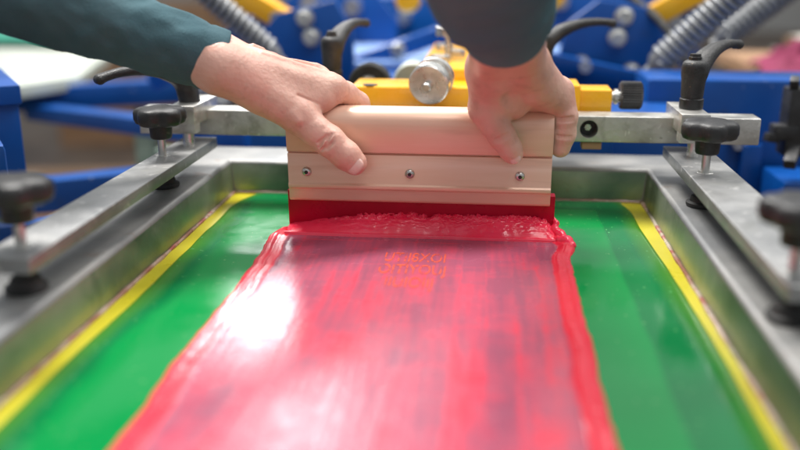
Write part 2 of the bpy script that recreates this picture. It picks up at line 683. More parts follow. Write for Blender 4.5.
def frame_ring(bm):
    def ring(x0, x1, y0, y1, z):
        return [bm.verts.new(p) for p in ((x0, y0, z), (x1, y0, z), (x1, y1, z), (x0, y1, z))]
    a = ring(XO0, XO1, YO0, YO1, -.6)
    c = ring(XO0, XO1, YO0, YO1, FH)
    d = ring(XI0 - .25, XI1 + .25, YI0 - .25, YI1 + .25, FH)
    e = ring(XI0, XI1, YI0, YI1, FH - .25)
    g = ring(XI0 + .35, XI1 - .35, YI0 + .35, YI1 - .35, -.6)
    for r0, r1, mi in ((a, c, 0), (c, d, 0), (d, e, 0), (e, g, 1), (g, a, 0)):
        for k in range(4):
            f = bm.faces.new((r0[k], r0[(k + 1) % 4], r1[(k + 1) % 4], r1[k]))
            f.material_index = mi


b = B()
frame_ring(b.bm)
b.out('frame_rails', [ALUF, ALUI], fr, bevel=.12, seg=2, bang=20)
b = B()
b.box(((XI0 + XI1) / 2, (YI0 + YI1) / 2, -.10), (XI1 - XI0 - .5, YI1 - YI0 - .5, .14))
b.out('screen_mesh', MESHY, fr, smooth=None)
# bead of glue and dried ink along the foot of the inner walls
gb = B()
for (p0, p1) in (((XI0 + .35, YI0, 0), (XI0 + .35, YI1 - .5, 0)), ((XI1 - .35, YI0, 0), (XI1 - .35, YI1 - .5, 0)), ((XI0 + .3, YI1 - .4, 0), (XI1 - .3, YI1 - .4, 0))):
    p0, p1 = Vector(p0), Vector(p1)
    n = 90
    gb.tube([p0.lerp(p1, i / n) + Vector((noise.noise((i * .3, p0.x, 0)) * .05, 0, 0)) for i in range(n + 1)],
            [.17 + .07 * noise.noise((i * .45, 3.1, p0.x)) for i in range(n + 1)], n=10)
gb.out('glue_bead', GLUE, fr, smooth=180)

# green emulsion: rounded rectangle with wavy brushed edge
nx, ny = 220, 330
u = np.linspace(0, 1, nx)[:, None] * np.ones((1, ny))
v = np.ones((nx, 1)) * np.linspace(0, 1, ny)[None, :]
yy = 19 + (81.75 - 19) * v
xl = -23.15 - .15 * np.clip((60 - yy) / 20, 0, 1) + .25 * nz2(yy, yy * 0, .12, 2) + 0.9 * np.clip((yy - 76) / 5, 0, 1) ** 2
xr = 13.05 + .65 * np.clip((74 - yy) / 20, 0, 1) + .2 * nz2(yy, yy * 0, .1, 5) - .5 * np.clip((yy - 77) / 4, 0, 1) ** 2
xx = xl + (xr - xl) * u
de = np.minimum(xx - xl, xr - xx)
bandL = 1.9 + 1.0 * nz2(yy, yy * 0, .08, 8) + .25 * nz2(xx, yy, .8, 3)
coat = np.clip(de / np.maximum(bandL, .6), 0, 1)
coat = np.where(coat < .85, .22 + .35 * coat / .85, .57 + .43 * np.clip((de / bandL - .85) / .5, 0, 1))
coat = np.where(de < .12, de / .12 * .22, coat)
step = 12.9 - xx - 3.0 - .12 * nz2(yy, yy * 0, .25, 90, 2)
far_ = 81.0 - yy - 2.6 + .1 * nz2(xx, yy, .8, 92, 2)
coat = np.minimum(coat, .60 + .40 * np.clip(.5 + np.minimum(step, far_) / .25, 0, 1))
zz = .02 + .05 * np.clip(de / .3, 0, 1) + .004 * nz2(xx, yy, .35, 4)
zz = np.where((u <= 0) | (u >= 1) | (v >= 1) | (v <= 0), -.05, zz)
grid_mesh('emulsion', xx, yy, zz, EMUL, fr, attrs={'coat': coat})

# ------------------------------------------------------------------ ink on the screen
# film with thick smeared edges
nx, ny = 520, 620
u = np.linspace(0, 1, nx)[:, None] * np.ones((1, ny))
v = np.ones((nx, 1)) * np.linspace(0, 1, ny)[None, :]
yy = 19 + (70.35 - 19) * v
d70 = np.clip(70.35 - yy, 0, 99)
bul = np.exp(-((yy - 66.9) / 1.6) ** 2)
xl = -16.75 - .30 * np.exp(-((yy - 67) / 2.2) ** 2) - .35 + .22 * nz2(yy, yy * 0, .22, 1) + .12 * nz2(yy, yy * 0, .9, 2) + .5 * np.clip((d70 < 1.2) * (1.2 - d70), 0, 1)
xr = 6.45 + .6 * bul + .45 * np.exp(-((yy - 69.3) / .5) ** 2) + .2 * nz2(yy, yy * 0, .25, 6) + .10 * nz2(yy, yy * 0, 1.1, 7) - .7 * np.clip(1.0 - d70, 0, 1)
uu = .5 - .5 * np.cos(np.pi * np.clip(u, 0, 1))          # denser towards both sides
uu = .5 * uu + .5 * u
xx = xl + (xr - xl) * uu
dl, dr = xx - xl, xr - xx
wl = 1.45 + .12 * nz2(yy, yy * 0, .15, 9)
wr = 1.35 + .12 * nz2(yy, yy * 0, .15, 10)


def rim(d, w, seed):
    t = d / w
    prof = np.clip(t / .22, 0, 1) ** .5 * np.clip((1.25 - t) / .55, 0, 1)
    rid = .85 + .22 * np.sin(t * 8 + 1.6 * nz2(yy * .16, t * 1.0, 1.0, seed)) + .34 * nz2(t * 5, yy * .12, 1.0, seed + 3)
    return prof * np.clip(rid, .05, 1.6)


eL, eR = rim(dl, wl, 11), rim(dr, wr, 21)
zz = .095 + .11 * eL + .13 * eR
zz += .28 * np.exp(-(((xx - 6.35) / .62) ** 2 + ((yy - 67.0) / 1.1) ** 2)) + .30 * np.exp(-(((xx - 5.75) / .4) ** 2 + ((yy - 69.2) / .5) ** 2))
zz += .22 * np.exp(-(((xx + 16.6) / .4) ** 2 + ((yy - 69.2) / .8) ** 2))
zz += .018 * nz2(np.minimum(dl, dr), yy * .05, 5, 33, 2) * np.clip(eL + eR, 0, 1)
zz += .004 * nz2(xx, yy * .08, 4, 30) + .006 * nz2(xx, yy, 1.6, 31) * np.clip(eL + eR, 0, 1)
edge = np.minimum(dl, dr)
zz = np.where(edge < .16, -.05 + (zz + .05) * np.sqrt(np.clip(1 - (1 - edge / .16) ** 2, 0, 1)), zz)
thick = np.clip(1.1 * np.clip((1.1 - dl / wl) / .14, 0, 1) + 1.1 * np.clip((1.1 - dr / wr) / .14, 0, 1), 0, 1)
thick += .35 * np.exp(-((yy - 67.35) / .12) ** 2) * np.clip(.3 + nz2(xx, yy, .25, 40), 0, 1)
thick += .10 * np.clip(6 * (nz2(xx * .5, yy * .35, 1, 41) - .15), 0, 1)
thick -= .05 + .16 * np.exp(-((yy - 67) / 7.0) ** 2) * (np.minimum(dl / wl, dr / wr) > 1.15)
inkf = grid_mesh('ink_film', xx, yy, zz, INK, None, (-5, 45, 0), attrs={'thick': thick})
tag(inkf, 'smeared red ink film with thick wet edges drawn down the green screen', 'ink')

# ghost lettering showing through the film
def text_mesh(name, txt, size, loc, mat, parent, sx=1.0, thick=.012):
    cu = bpy.data.curves.new(name + '_c', 'FONT')
    cu.body = txt
    cu.size = size * S
    cu.extrude = thick * S
    cu.align_x = 'CENTER'
    to = bpy.data.objects.new('tmp', cu)
    SC.collection.objects.link(to)
    bpy.context.view_layer.update()
    me = bpy.data.meshes.new_from_object(to)
    bpy.data.objects.remove(to)
    o = ORG[parent]
    for vt in me.vertices:
        vt.co.x = vt.co.x * sx + (loc[0] - o.x) * S
        vt.co.y = vt.co.y + (loc[1] - o.y) * S
        vt.co.z = vt.co.z + (loc[2] - o.z) * S
    return finish_mesh(name, me, mat, parent, (0, 0, 0), None)


for txt, yb in (('UTIJ8XOI', 62.6), ('OITIYOUJ', 59.9), ('IIUIOIIJ', 57.2)):
    lt = text_mesh('lettering', txt, 2.9, (-5.2, yb, .103), PRINT, inkf, sx=.40)

# ridge of ink pushed up against the blade
nx, ny = 760, 110
u = np.linspace(0, 1, nx)[:, None] * np.ones((1, ny))
v = np.ones((nx, 1)) * np.linspace(0, 1, ny)[None, :]
xx = -16.35 + (5.6 + 16.35) * u
top = np.interp(xx, [-16.4, -15.9, -13, -10.5, -6, -2, 1, 3.6, 4.9, 5.6], [.4, .6, 1.0, 1.4, 1.6, 1.5, 1.65, 1.7, 1.45, .6])
top = top + .10 * nz2(xx, xx * 0, .8, 50)
torn = np.clip((xx + 14.5) / 4, 0, 1) * np.abs(nz2(xx, xx * 0, 2.2, 51, 4))
front = 68.25 + .07 * nz2(xx, xx * 0, .5, 52)
yy = front + (70.75 - front) * v
t = v
bead = .38 * np.sqrt(np.clip(1 - ((t - .09) / .09) ** 2, 0, 1))
rise = top * np.sin(np.clip((t - .08) / .80, 0, 1) * PI / 2) ** .8 + .26 * torn * np.clip((t - .55) / .2, 0, 1)
zz = np.maximum(bead * (t < .18), rise)
zz = np.where(t < .02, -.03, zz)
lump = nz2(xx * .8, yy * 1.6, 1.3, 53, 2)
crest = nz2(xx * 1.0, yy * 2.6, 2.6, 54, 2)
wgt = (.25 * np.clip((t - .2) / .2, 0, 1) + 1.25 * np.clip((t - .5) / .25, 0, 1)) * np.clip((xx + 16) / 5, .15, 1)
zz = zz + wgt * (.13 * lump + -.15 * np.abs(crest))
zz = zz + .07 * np.clip(nz2(xx * .55, yy * 2.6, 1.6, 58, 2), -.2, 1) * np.clip((t - .2) / .1, 0, 1) * np.clip((xx + 15) / 6, .2, 1)
yy = yy - wgt * .16 * nz2(xx, zz * 3, 2.4, 57)
rid = grid_mesh('ink_ridge', xx, yy, zz, INKT, None, (-5, 69.5, 0))
tag(rid, 'lumpy bank of thick red ink pushed up along the squeegee blade', 'ink')
for k in range(46):      # little torn peaks along the crest
    pass
# overflow blobs at the right-hand end of the blade
f = Field((4.4, 66.6, -.4), (8.2, 71.2, 2.4), .045)
f.chain([(5.45, 70.6, 1.55), (5.75, 70.3, 1.15), (5.6, 70.1, .8)], [.13, .2, .28], .15)
f.chain([(5.5, 70.1, .5), (6.0, 69.7, .35), (6.3, 69.2, .15)], [.4, .42, .4], .3)
f.chain([(5.9, 68.6, .2), (6.5, 68.4, .2), (6.75, 67.6, .1)], [.35, .45, .42], .25)
f.cone((6.1, 70.5, .35), (6.35, 70.3, .2), .2, .22, .1)
f.cone((5.75, 70.7, .9), (5.95, 70.6, 1.0), .12, .10, .1)
tag(to_mesh('ink_blob', f.mesh(), INKT, None, (6, 69.5, 0)), 'curled red ink overflow beside the right end of the blade', 'ink')

# ------------------------------------------------------------------ squeegee
LEAN = Matrix.Translation((0, 70.9, .1)) @ Matrix.Rotation(R(3.0), 4, 'X') @ Matrix.Translation((0, -70.9, -.1))
sq = thing('squeegee', (-5.4, 70.9, .1), 'copper pink metal squeegee gripped by both hands with a red rubber blade', 'squeegee')
front_p = [(-1.0, 2.75), (-1.15, 2.87), (-1.2, 3.0), (-1.2, 3.75), (-1.26, 3.86), (-1.40, 3.95), (-1.43, 4.08), (-1.40, 4.22), (-1.29, 4.33), (-1.25, 4.4), (-1.25, 6.68), (-1.20, 6.77), (-.98, 6.79), (-.98, 6.88), (-1.2, 6.90),
           (-1.36, 6.98), (-1.42, 7.3), (-1.48, 7.95), (-1.50, 8.6), (-1.48, 9.2), (-1.40, 9.6), (-1.22, 9.95), (-.95, 10.22), (-.55, 10.4), (-.2, 10.45)]
prof = front_p + [(-x, z) for x, z in reversed(front_p)]
YC = 70.9
b = B()
b.prism([(YC + y, z) for y, z in prof], 'x', -16.1, 5.1)
b.bm.faces.ensure_lookup_table()
for fc in b.bm.faces:
    if len(fc.verts) > 8: fc.material_index = 1
grip = b.out('handle', [SQ, SQE], sq, bevel=.05, seg=2, xf=LEAN, smooth=30, bang=60)
b = B()
b.box((-5.42, YC, 1.75), (21.95, .95, 3.3))
b.out('blade', BLADE, sq, bevel=.04, xf=LEAN)
for x in (-14.55, -6.15, 2.62):
    b = B()
    b.rev((x, YC - 1.2, 5.27), (x, YC - 1.50, 5.27), [(0, .40), (.25, .40), (.6, .36), (.9, .25), (1, .16)], 28)
    s_ = b.out('screw', ZINC, sq, xf=LEAN)
    b = B()
    b.cyl((x, YC - 1.44, 5.27), (x, YC - 1.515, 5.27), .17, .17, 6)
    b.out('socket_shade', BLACK, s_, xf=LEAN, smooth=None)  # recess is not cut; black hex paints its shade

# ------------------------------------------------------------------ clamp parts
def lever_mesh(name, parent, org):
    """ratchet lever: round hub with a curved arm along local +x; org = foot of hub"""
    ox, oy, oz = org
    f = Field((ox - 1.8, oy - 1.8, oz - .3), (ox + 8.4, oy + 1.8, oz + 6.6), .08)
    for q in range(7):
        a_ = 2 * PI * q / 7
        f.cone((ox + .42 * math.cos(a_), oy + .42 * math.sin(a_), oz + 1.15), (ox + .5 * math.cos(a_), oy + .5 * math.sin(a_), oz + 3.55), .52, .56, .25)
    f.cone((ox, oy, oz + 1.3), (ox, oy, oz + 3.4), .7, .8, .1)
    key = np.array([(0.2, 3.05, .95), (.8, 3.6, .90), (1.8, 4.25, .80), (3.0, 4.72, .66), (4.4, 5.0, .55), (5.8, 5.08, .48), (6.9, 5.0, .48), (7.4, 4.9, .55)])
    tt = np.linspace(0, 7, 60)
    kk = [np.interp(tt, range(8), key[:, i]) for i in range(3)]
    ker = np.hanning(11)
    ker /= ker.sum()
    kk = [np.convolve(np.pad(c_, 5, mode='reflect', reflect_type='odd'), ker, 'valid') for c_ in kk]
    arm = f.copy_empty()
    for w_ in (-.28, .28):
        for i in range(59):
            arm.cone((ox + kk[0][i], oy + w_ * kk[2][i] * 1.2, oz + kk[1][i]), (ox + kk[0][i + 1], oy + w_ * kk[2][i + 1] * 1.2, oz + kk[1][i + 1]), kk[2][i] * .8, kk[2][i + 1] * .8, 0)
    f.merge(arm, .35)
    V, Q = f.mesh()
    return V, Q


def build_lever(loc, rotz, label, mat=LEVM):
    pass


lev_proto = thing('clamp_lever', (17.2, 77.9, 9.47), 'black clamp lever on the right end of the crossbar', 'clamp lever', 'black ratchet clamp levers')
lo = ORG[lev_proto]
to_mesh('lever_arm', lever_mesh('x', None, tuple(lo)), LEVM, lev_proto)
b = B()
b.rev(lo, lo + Vector((0, 0, 1.2)), [(0, .95), (.1, 1.0), (.7, 1.0), (.75, .9), (1, .9)], 36)
b.out('collar', BLACK, lev_proto)
b = B()
b.rev(lo + Vector((0, 0, 4.05)), lo + Vector((0, 0, 4.62)), [(0, .56), (.55, .56), (.6, .50), (1, .46)], 8)
b.out('cap_screw', BLACK, lev_proto, smooth=30)
lev_proto.rotation_euler = (0, 0, R(50))
dup(lev_proto, (-26.6, 77.6, 8.35), 222, 'black clamp lever on the left end of the crossbar, its arm under the teal sleeve').rotation_euler.y = R(9)
dup(lev_proto, (-15.4, 87.0, 10.4), 72, 'black clamp lever standing between the two hands, behind the left one')
dup(lev_proto, (5.2, 90.5, 10.6), 22, 'black clamp lever reaching out from behind the right hand')

# crossbar
CBX0, CBX1 = -31.8, 23.2
cb = thing('crossbar', (-4, 79.3, 6.15), 'square aluminium crossbar running behind the squeegee above the screen', 'crossbar')
b = B()
b.box(((CBX0 + CBX1) / 2, 79.3, 7.5), (CBX1 - CBX0, 2.6, 2.3))
bar = b.out('tube', ALUX, cb, bevel=.12, seg=3)


def bore(x):
    cutb = bmesh.new()
    bmesh.ops.create_cone(cutb, cap_ends=True, segments=40, radius1=.78 * S, radius2=.78 * S, depth=2.2 * S,
                          matrix=Matrix.Translation((Vector((x, 78.6, 7.5)) - ORG[bar]) * S) @ Matrix.Rotation(R(90), 4, 'X'))
    me = bpy.data.meshes.new('cut')
    cutb.to_mesh(me)
    cutb.free()
    co = bpy.data.objects.new('cut', me)
    SC.collection.objects.link(co)
    co.location = (ORG[bar]) * S
    md = bar.modifiers.new('bore', 'BOOLEAN')
    md.object = co
    md.solver = 'EXACT'
    bpy.context.view_layer.update()
    dg = bpy.context.evaluated_depsgraph_get()
    nm = bpy.data.meshes.new_from_object(bar.evaluated_get(dg))
    bar.modifiers.clear()
    old = bar.data
    bar.data = nm
    bpy.data.objects.remove(co)
    bpy.data.meshes.remove(old)


for x in (8.75, -17.6):
    bore(x)
    b = B()
    b.rev((x, 79.9, 7.5), (x, 78.9, 7.5), [(0, .38), (.6, .38), (1, .30)], 6)
    b.out('sunk_bolt', ZINC, cb, smooth=30)
    b = B()
    b.cyl((x, 79.7, 7.5), (x, 79.35, 7.5), .76, .76, 40)
    b.out('bore_shade', BLACK, cb)  # black plug stands in for the shade deep in the bore

for x in (9.1, -17.2):
    b = B()
    b.box((x, 79.0, 5.98), (1.7, 1.6, .64))
    b.out('brass_tab', CARD, cb, bevel=.08)

# side clamps: block over the crossbar, stud, flat arm along the frame, two star-knob screws each
def knob_screw(x, y, label):
    """star knob on a threaded stem through the arm, rubber foot on the frame"""
    t_ = thing('clamp_screw', (x, y, 3.1), label, 'clamp screw', 'star knob clamp screws')
    return t_


def build_clamp_screw(loc, label):
    x, y, z = loc
    t_ = thing('clamp_screw', loc, label, 'clamp screw', 'star knob clamp screws')
    b = B()
    b.rev((x, y, z + 5.35), (x, y, z + 6.75), [(0, 1.75), (.10, 2.05), (.35, 2.2), (.72, 2.2), (.9, 2.1), (1, 1.85), (1.06, 1.0), (1.07, .3)], 90, lobes=5, amp=.17)
    kn = b.out('knob', BLACK, t_, smooth=50)
    b = B()
    b.rev((x, y, z + 4.2), (x, y, z + 5.5), [(0, .82), (.1, .90), (1, .98)], 32)
    b.out('knob_hub', BLACK, kn)
    b = B()
    prof = []
    n = 56
    for i in range(n + 1):
        prof.append((i / n, .30 if i % 2 else .355))
    b.rev((x, y, z + .5), (x, y, z + 4.3), prof, 20)
    b.out('stem', ZINC, t_, smooth=180)
    b = B()
    b.rev((x, y, z), (x, y, z + 1.1), [(0, 1.15), (.12, 1.22), (.3, 1.22), (.4, .95), (.75, .85), (.8, .62), (1, .55)], 36)
    b.out('foot', RUBBER, t_)
    b = B()
    b.rev((x, y, z + 2.52), (x, y, z + 2.74), [(0, .78), (.7, .78), (1, .66)], 6)
    b.out('nut', ZINC, t_, smooth=30)
    return t_


def side_arm(name, x0, x1, y0, y1, label, xb, yb):
    t_ = thing(name, (xb, yb, 4.6), label, 'screen clamp')
    b = B()
    b.box(((x0 + x1) / 2, (y0 + y1) / 2, 5.35), (x1 - x0, y1 - y0, .95))
    b.out('flat_bar', ALU, t_, bevel=.10, seg=3)
    b = B()
    b.box((xb, yb + .2, 8.62), (2.35, 6.9, 1.7))
    b.box((xb, yb - 2.55, 7.5), (2.35, 1.4, .9))
    b.out('clamp_block', ALUX, t_, bevel=.10, seg=2)
    b = B()
    b.cyl((xb + .2, yb - 2.3, 5.5), (xb + .2, yb - 2.3, 7.3), .5, .5, 24)
    b.out('stud', ZINC, t_)
    return t_


side_arm('screen_clamp', -28.2, -25.1, 44.4, 79.6, 'long aluminium clamp arm along the left rail, under the teal sleeve', -26.6, 77.9)
side_arm('screen_clamp', 15.5, 19.3, 44.3, 79.6, 'long aluminium clamp arm along the right rail, in front of the blue beam', 17.0, 77.9)
c0 = build_clamp_screw((-27.3, 71.4, 3.1), 'black star knob clamp screw in focus on the left arm, beside the squeegee')
dup(c0, (-26.7, 46.6, 3.1), 40, 'blurred black star knob clamp screw nearest the viewer on the left arm')
dup(c0, (16.9, 69.6, 3.1), 20, 'black star knob clamp screw in focus on the right arm, below the lever')
dup(c0, (16.4, 46.4, 3.1), 55, 'blurred black star knob clamp screw nearest the viewer on the right arm')

# ------------------------------------------------------------------ yellow carriage behind the crossbar
ca = thing('carriage', (-2.3, 84, 8), 'bright yellow press carriage with silver adjusting disc behind the squeegee', 'press carriage')
b = B()
b.box((-2.6, 84.3, 9.35), (20.4, 5.6, 2.3))
body = b.out('body', YEL, ca, bevel=.3, seg=3)
b = B()
b.box((9.3, 83.6, 9.3), (3.6, 3.4, 2.2))
b.box((7.65, 83.6, 9.4), (1.1, 4.4, 2.9))
b.out('end_block', YEL, ca, bevel=.22, seg=3)
b = B()
b.box((-4.0, 100, 10.6), (6.0, 27, 2.0))
b.out('arm', YEL, ca, bevel=.35, seg=3)
b = B()
b.cyl((11.0, 83.2, 9.6), (12.0, 83.2, 9.6), .5, .5, 24)
b.cyl((11.4, 83.2, 9.6), (11.7, 83.2, 9.6), .72, .72, 24)
b.out('axle', ZINC, ca)
b = B()
b.rev((11.9, 83.2, 9.75), (13.9, 83.2, 9.75), [(0, 1.1), (.08, 1.28), (.92, 1.28), (1, 1.1)], 72, knurl=1, kamp=.11)
b.out('knurled_wheel', KNURL, ca, smooth=None)
b = B()
b.rev((-4.95, 82.0, 11.45), (-5.45, 79.6, 10.9), [(0, 1.72), (.05, 1.85), (.28, 1.85), (.33, 1.25), (.52, 1.25), (.57, 1.8), (.60, 1.86), (.95, 1.86), (1, 1.74)], 56)
dsc = b.out('adjusting_disc', ZINC, ca)
b = B()
b.rev((-5.45, 79.6, 10.9), (-5.6, 78.9, 10.74), [(0, .46), (.75, .46), (1, .34)], 20)
b.out('disc_bolt', ZINC, dsc)
for (x, y) in ((-5.1, 91.5), (-3.7, 97.5), (-5.2, 103.5)):
    b = B()
    b.rev((x, y, 11.5), (x, y, 12.4), [(0, 1.05), (.85, 1.05), (1, .92)], 6)
    b.out('nut', ZINC, ca, smooth=30)
for (x, y) in ((-4.4, 95.0),):
    b = B()
    b.cyl((x, y, 11.5), (x, y, 14.2), .36, .36, 16)
    b.rev((x, y, 14.0), (x, y, 15.0), [(0, 1.35), (.9, 1.35), (1, 1.2)], 32)
    b.out('stud', ZINC, ca)
b = B()
b.rev((-11.0, 82.2, 10.49), (-11.0, 82.2, 10.56), [(0, .7), (1, .7)], 24)
b.out('cap_plug', BLACK, body)

# ------------------------------------------------------------------ blue machine behind
def blue_thing(name, label, cat, loc, parts, group=None):
    t_ = thing(name, loc, label, cat, group)
    for nm, fn, mat, bev in parts:
        if isinstance(fn, list):
            for one in fn:
                b = B()
                one(b)
                b.out(nm, mat, t_, bevel=bev)
            continue
        b = B()
        fn(b)
        b.out(nm, mat, t_, bevel=bev)
    return t_


blue_thing('press_girder', 'broad blue steel beam crossing under the crossbar behind the screen', 'steel girder', (-5, 100, -8), [
    ('web', lambda b: b.box((-3, 100, -1.5), (47, 8, 15)), BLUE, .4),
    ('bracket', [lambda b: b.box((10, 94.5, 3.5), (6, 3, 5)), lambda b: b.box((-16, 94.5, 3.0), (5, 3, 5))], BLUE, .25),
])
blue_thing('press_girder', 'tall blue steel beam filling the space behind the right clamp lever', 'steel girder', (32, 108, -14), [
    ('web', lambda b: b.box((41, 109, -3.4), (46, 9, 24)), BLUE, .5),
    ('flange', lambda b: b.box((30, 103.7, -6), (2.2, 1.8, 15)), BLUE, .3),
    ('bolt', lambda b: b.rev((28.6, 104.5, 1.5), (28.6, 103.2, 1.5), [(0, 1.0), (.8, 1.0), (1, .8)], 6), ZINC, .0),
])
blue_thing('blue_bracket', 'blue box bracket low at the right edge behind the black fitting', 'bracket', (36, 98, -6), [
    ('plate', lambda b: b.box((37, 98, -3.5), (12, 8, 5.5)), BLUE, .4)])
for (pts, bolts, lab, z) in (
        ([(8.5, 5.0), (10.4, 13.4), (14.3, 16.4), (21.3, 15.4), (24.2, 10.4), (22.2, 4.4), (16, 2.5)], [(17.7, 14.3), (17.0, 11.5), (19.2, 6.9), (12.4, 7.8)],
         'blue pivot plate with silver bolts behind the right hand', 125),
        ([(-33.0, 2.5), (-32.6, 11.2), (-29.6, 14.4), (-21.6, 16.2), (-19.2, 12.0), (-19.0, 4.0)], [(-25.7, 13.8), (-24.9, 11.2)],
         'blue pivot plate with silver bolts behind the left hand', 125)):
    t_ = thing('pivot_plate', (sum(p[0] for p in pts) / len(pts), z, 3), lab, 'pivot plate', 'blue pivot plates')
    b = B()
    b.prism(pts, 'y', z, z + 1.6)
    b.out('plate', BLUE, t_, bevel=.2)
    for (x, zz_) in bolts:
        b = B()
        b.rev((x, z, zz_), (x, z - 1.6, zz_), [(0, 1.25), (.4, 1.25), (.42, 1.0), (.9, 1.0), (1, .8)], 20)
        b.out('bolt', ZINC, t_)

blue_thing('press_link', 'flat blue link rod low behind the right hand', 'link rod', (15, 121, 6), [
    ('rod', lambda b: b.bar((6.0, 122, 9.2), (24, 121, 5.6), 1.6, 1.9), BLUE, .3),
    ('pin', [lambda b: b.rev((12.6, 121.4, 8.0), (12.6, 120.2, 8.0), [(0, .9), (1, .8)], 16), lambda b: b.rev((20.2, 121, 6.6), (20.2, 119.6, 6.6), [(0, 1.0), (1, .8)], 16)], ZINC, 0)])


def spring(p0, p1, rc, rw, turns, label):
    t_ = thing('tension_spring', p1, label, 'spring', 'grey tension springs')
    p0, p1 = Vector(p0), Vector(p1)
    d = p1 - p0
    q = d.to_track_quat('Z', 'Y')
    pts = []
    n = int(turns * 14)
    for i in range(n + 1):
        a = 2 * PI * turns * i / n
        pts.append(p0 + d * (i / n) + q @ Vector((rc * math.cos(a), rc * math.sin(a), 0)))
    b = B()
    b.tube(pts, rw, n=7)
    b.out('coil', SPRING, t_, smooth=180)
    b = B()
    e = p1 + d.normalized() * 2.2
    b.rev(p1 - d.normalized() * .5, e, [(0, rc * 1.05), (.4, rc * .9), (.7, .7), (1, .7)], 20)
    b.out('end_fitting', SPRING, t_)
    b = B()
    b.cyl(p0, p1, rc * .62, rc * .62, 20)
    b.out('shade_core', BLACK, t_)  # black cylinder added as the shade seen between the coils


spring((-40.5, 113, 21.7), (-28.6, 116, 10.0), 1.3, .34, 18, 'coiled grey tension spring slanting down behind the teal sleeve')
spring((33.0, 112, 22.0), (21.3, 116, 9.4), 1.55, .36, 20, 'coiled grey tension spring slanting down to the blue pivot plate on the right')
spring((43.5, 123, 22.5), (31.6, 126, 11.9), 1.65, .36, 19, 'darker coiled tension spring further right, above the tall blue beam')

for (p0, p1, lab) in (((-41, 131, 19.3), (-28.0, 130, 12.2), 'slanting yellow press arm at the top left between spring and plate'),
                      ((20.0, 132, 12.4), (33, 131, 19.9), 'slanting yellow press arm at the top right above the spring')):
    t_ = thing('lifting_strut', p1 if p0[0] < 0 else p0, lab, 'lifting strut', 'slanting yellow press arms')
    b = B()
    b.bar(p0, p1, 4.0, 3.0)
    b.out('beam', YEL, t_, bevel=.4)
    b = B()
    q = Vector(p0).lerp(Vector(p1), .8)
    b.cyl(q + Vector((0, -1.7, 0)), q + Vector((0, -2.4, 0)), .9, .9, 16)
    b.out('bolt', ZINC, t_)

def hose(pts, rad, label, mat=None):
    P = [Vector(p) for p in pts]
    out = []
    for i in range(len(P) - 1):
        a = P[max(i - 1, 0)]
        d = P[min(i + 2, len(P) - 1)]
        for k in range(10):
            t = k / 10
            p, q = P[i], P[i + 1]
            out.append(.5 * ((2 * p) + (q - a) * t + (2 * a - 5 * p + 4 * q - d) * t * t + (3 * p - a - 3 * q + d) * t ** 3))
    out.append(P[-1])
    b = B()
    b.tube(out, rad, n=10)
    tag(b.out('air_hose', mat or RUBBER, None, pts[0], smooth=180), label, 'hose', 'air hoses on the machine')


hose([(24, 121, 1), (25.5, 119, 8), (22, 124, 14), (17, 131, 18)], .55, 'black air hose behind the right pivot plate and spring')
for (p0, p1, lab, bl) in (((-30, 134, 3), (-6, 142, 11), 'blue diagonal strut between the left pivot plate and pale platen', (-14, 137.0, 8.3)),
                          ((4, 140, 4), (30, 136, 15), 'blue diagonal strut crossing behind the right pivot plate', (26, 134.0, 13.3)),
                          ((-50, 128, 4), (-34, 134, 13), 'blue diagonal strut under the left spring', (-40, 129.5, 9.3))):
    blue_thing('link_strut', lab, 'strut', p0, [('rod', lambda b: b.bar(p0, p1, 2.2, 2.6), BLUE, .35),
               ('pivot_bolt', lambda b: b.rev(Vector(bl), Vector(bl) + Vector((0, -1.4, 0)), [(0, 1.2), (.5, 1.2), (1, .9)], 14), ZINC, 0)], 'blue diagonal struts')
# pale blue platens and blue arms further round the carousel
for i, (x, y, z, sx, sy, rz, lab) in enumerate((
        (-15.5, 152, 5.6, 16, 34, 8, 'pale blue platen behind the lever between the hands'),
        (7.5, 150, 6.0, 8, 22, -10, 'pale blue platen showing beside the right wrist'))):
    blue_thing('platen', lab, 'platen', (x, y, z), [
        ('board', lambda b: b.box((x, y, z + .6), (sx, sy, 1.2), (0, 0, rz)), PBLUE, .2),
        ('arm', lambda b: b.box((x, y, z - 2.2), (6, sy + 14, 4), (0, 0, rz)), BLUE, .3)], 'pale blue platens of the carousel')

blue_thing('carousel_girder', 'long blue carousel arm crossing the background between the hands', 'steel arm', (-8, 135, -2), [
    ('beam', lambda b: b.box((-6, 137, -.5), (44, 9, 9), (0, 0, 4)), BLUE, .4)])
blue_thing('carousel_hub', 'blue carousel hub block at the top of the view right of centre', 'hub', (6, 190, 2), [
    ('block', lambda b: b.box((-4, 196, 8), (46, 16, 12), (0, 0, -5)), BLUE, .5),
    ('bolt', [lambda b, x=x: b.rev((x, 187 - .09 * x, 10), (x, 184 - .09 * x, 10), [(0, 1.5), (1, 1.2)], 12) for x in (-18, -8, 12)], ZINC, 0)])
blue_thing('rocker_plate', 'second row blue rocker plate far behind at the top left of centre', 'rocker plate', (-30, 165, 6), [
    ('plate', lambda b: b.prism([(-40, 4), (-38, 14), (-33, 18), (-22, 17), (-17, 11), (-18, 4)], 'y', 165, 167), BLUE, .3),
    ('bolt', [lambda b, x=x, z=z: b.rev((x, 165, z), (x, 162.5, z), [(0, 1.7), (1, 1.4)], 14) for x, z in ((-33, 14), (-25, 13.2))], ZINC, 0)])
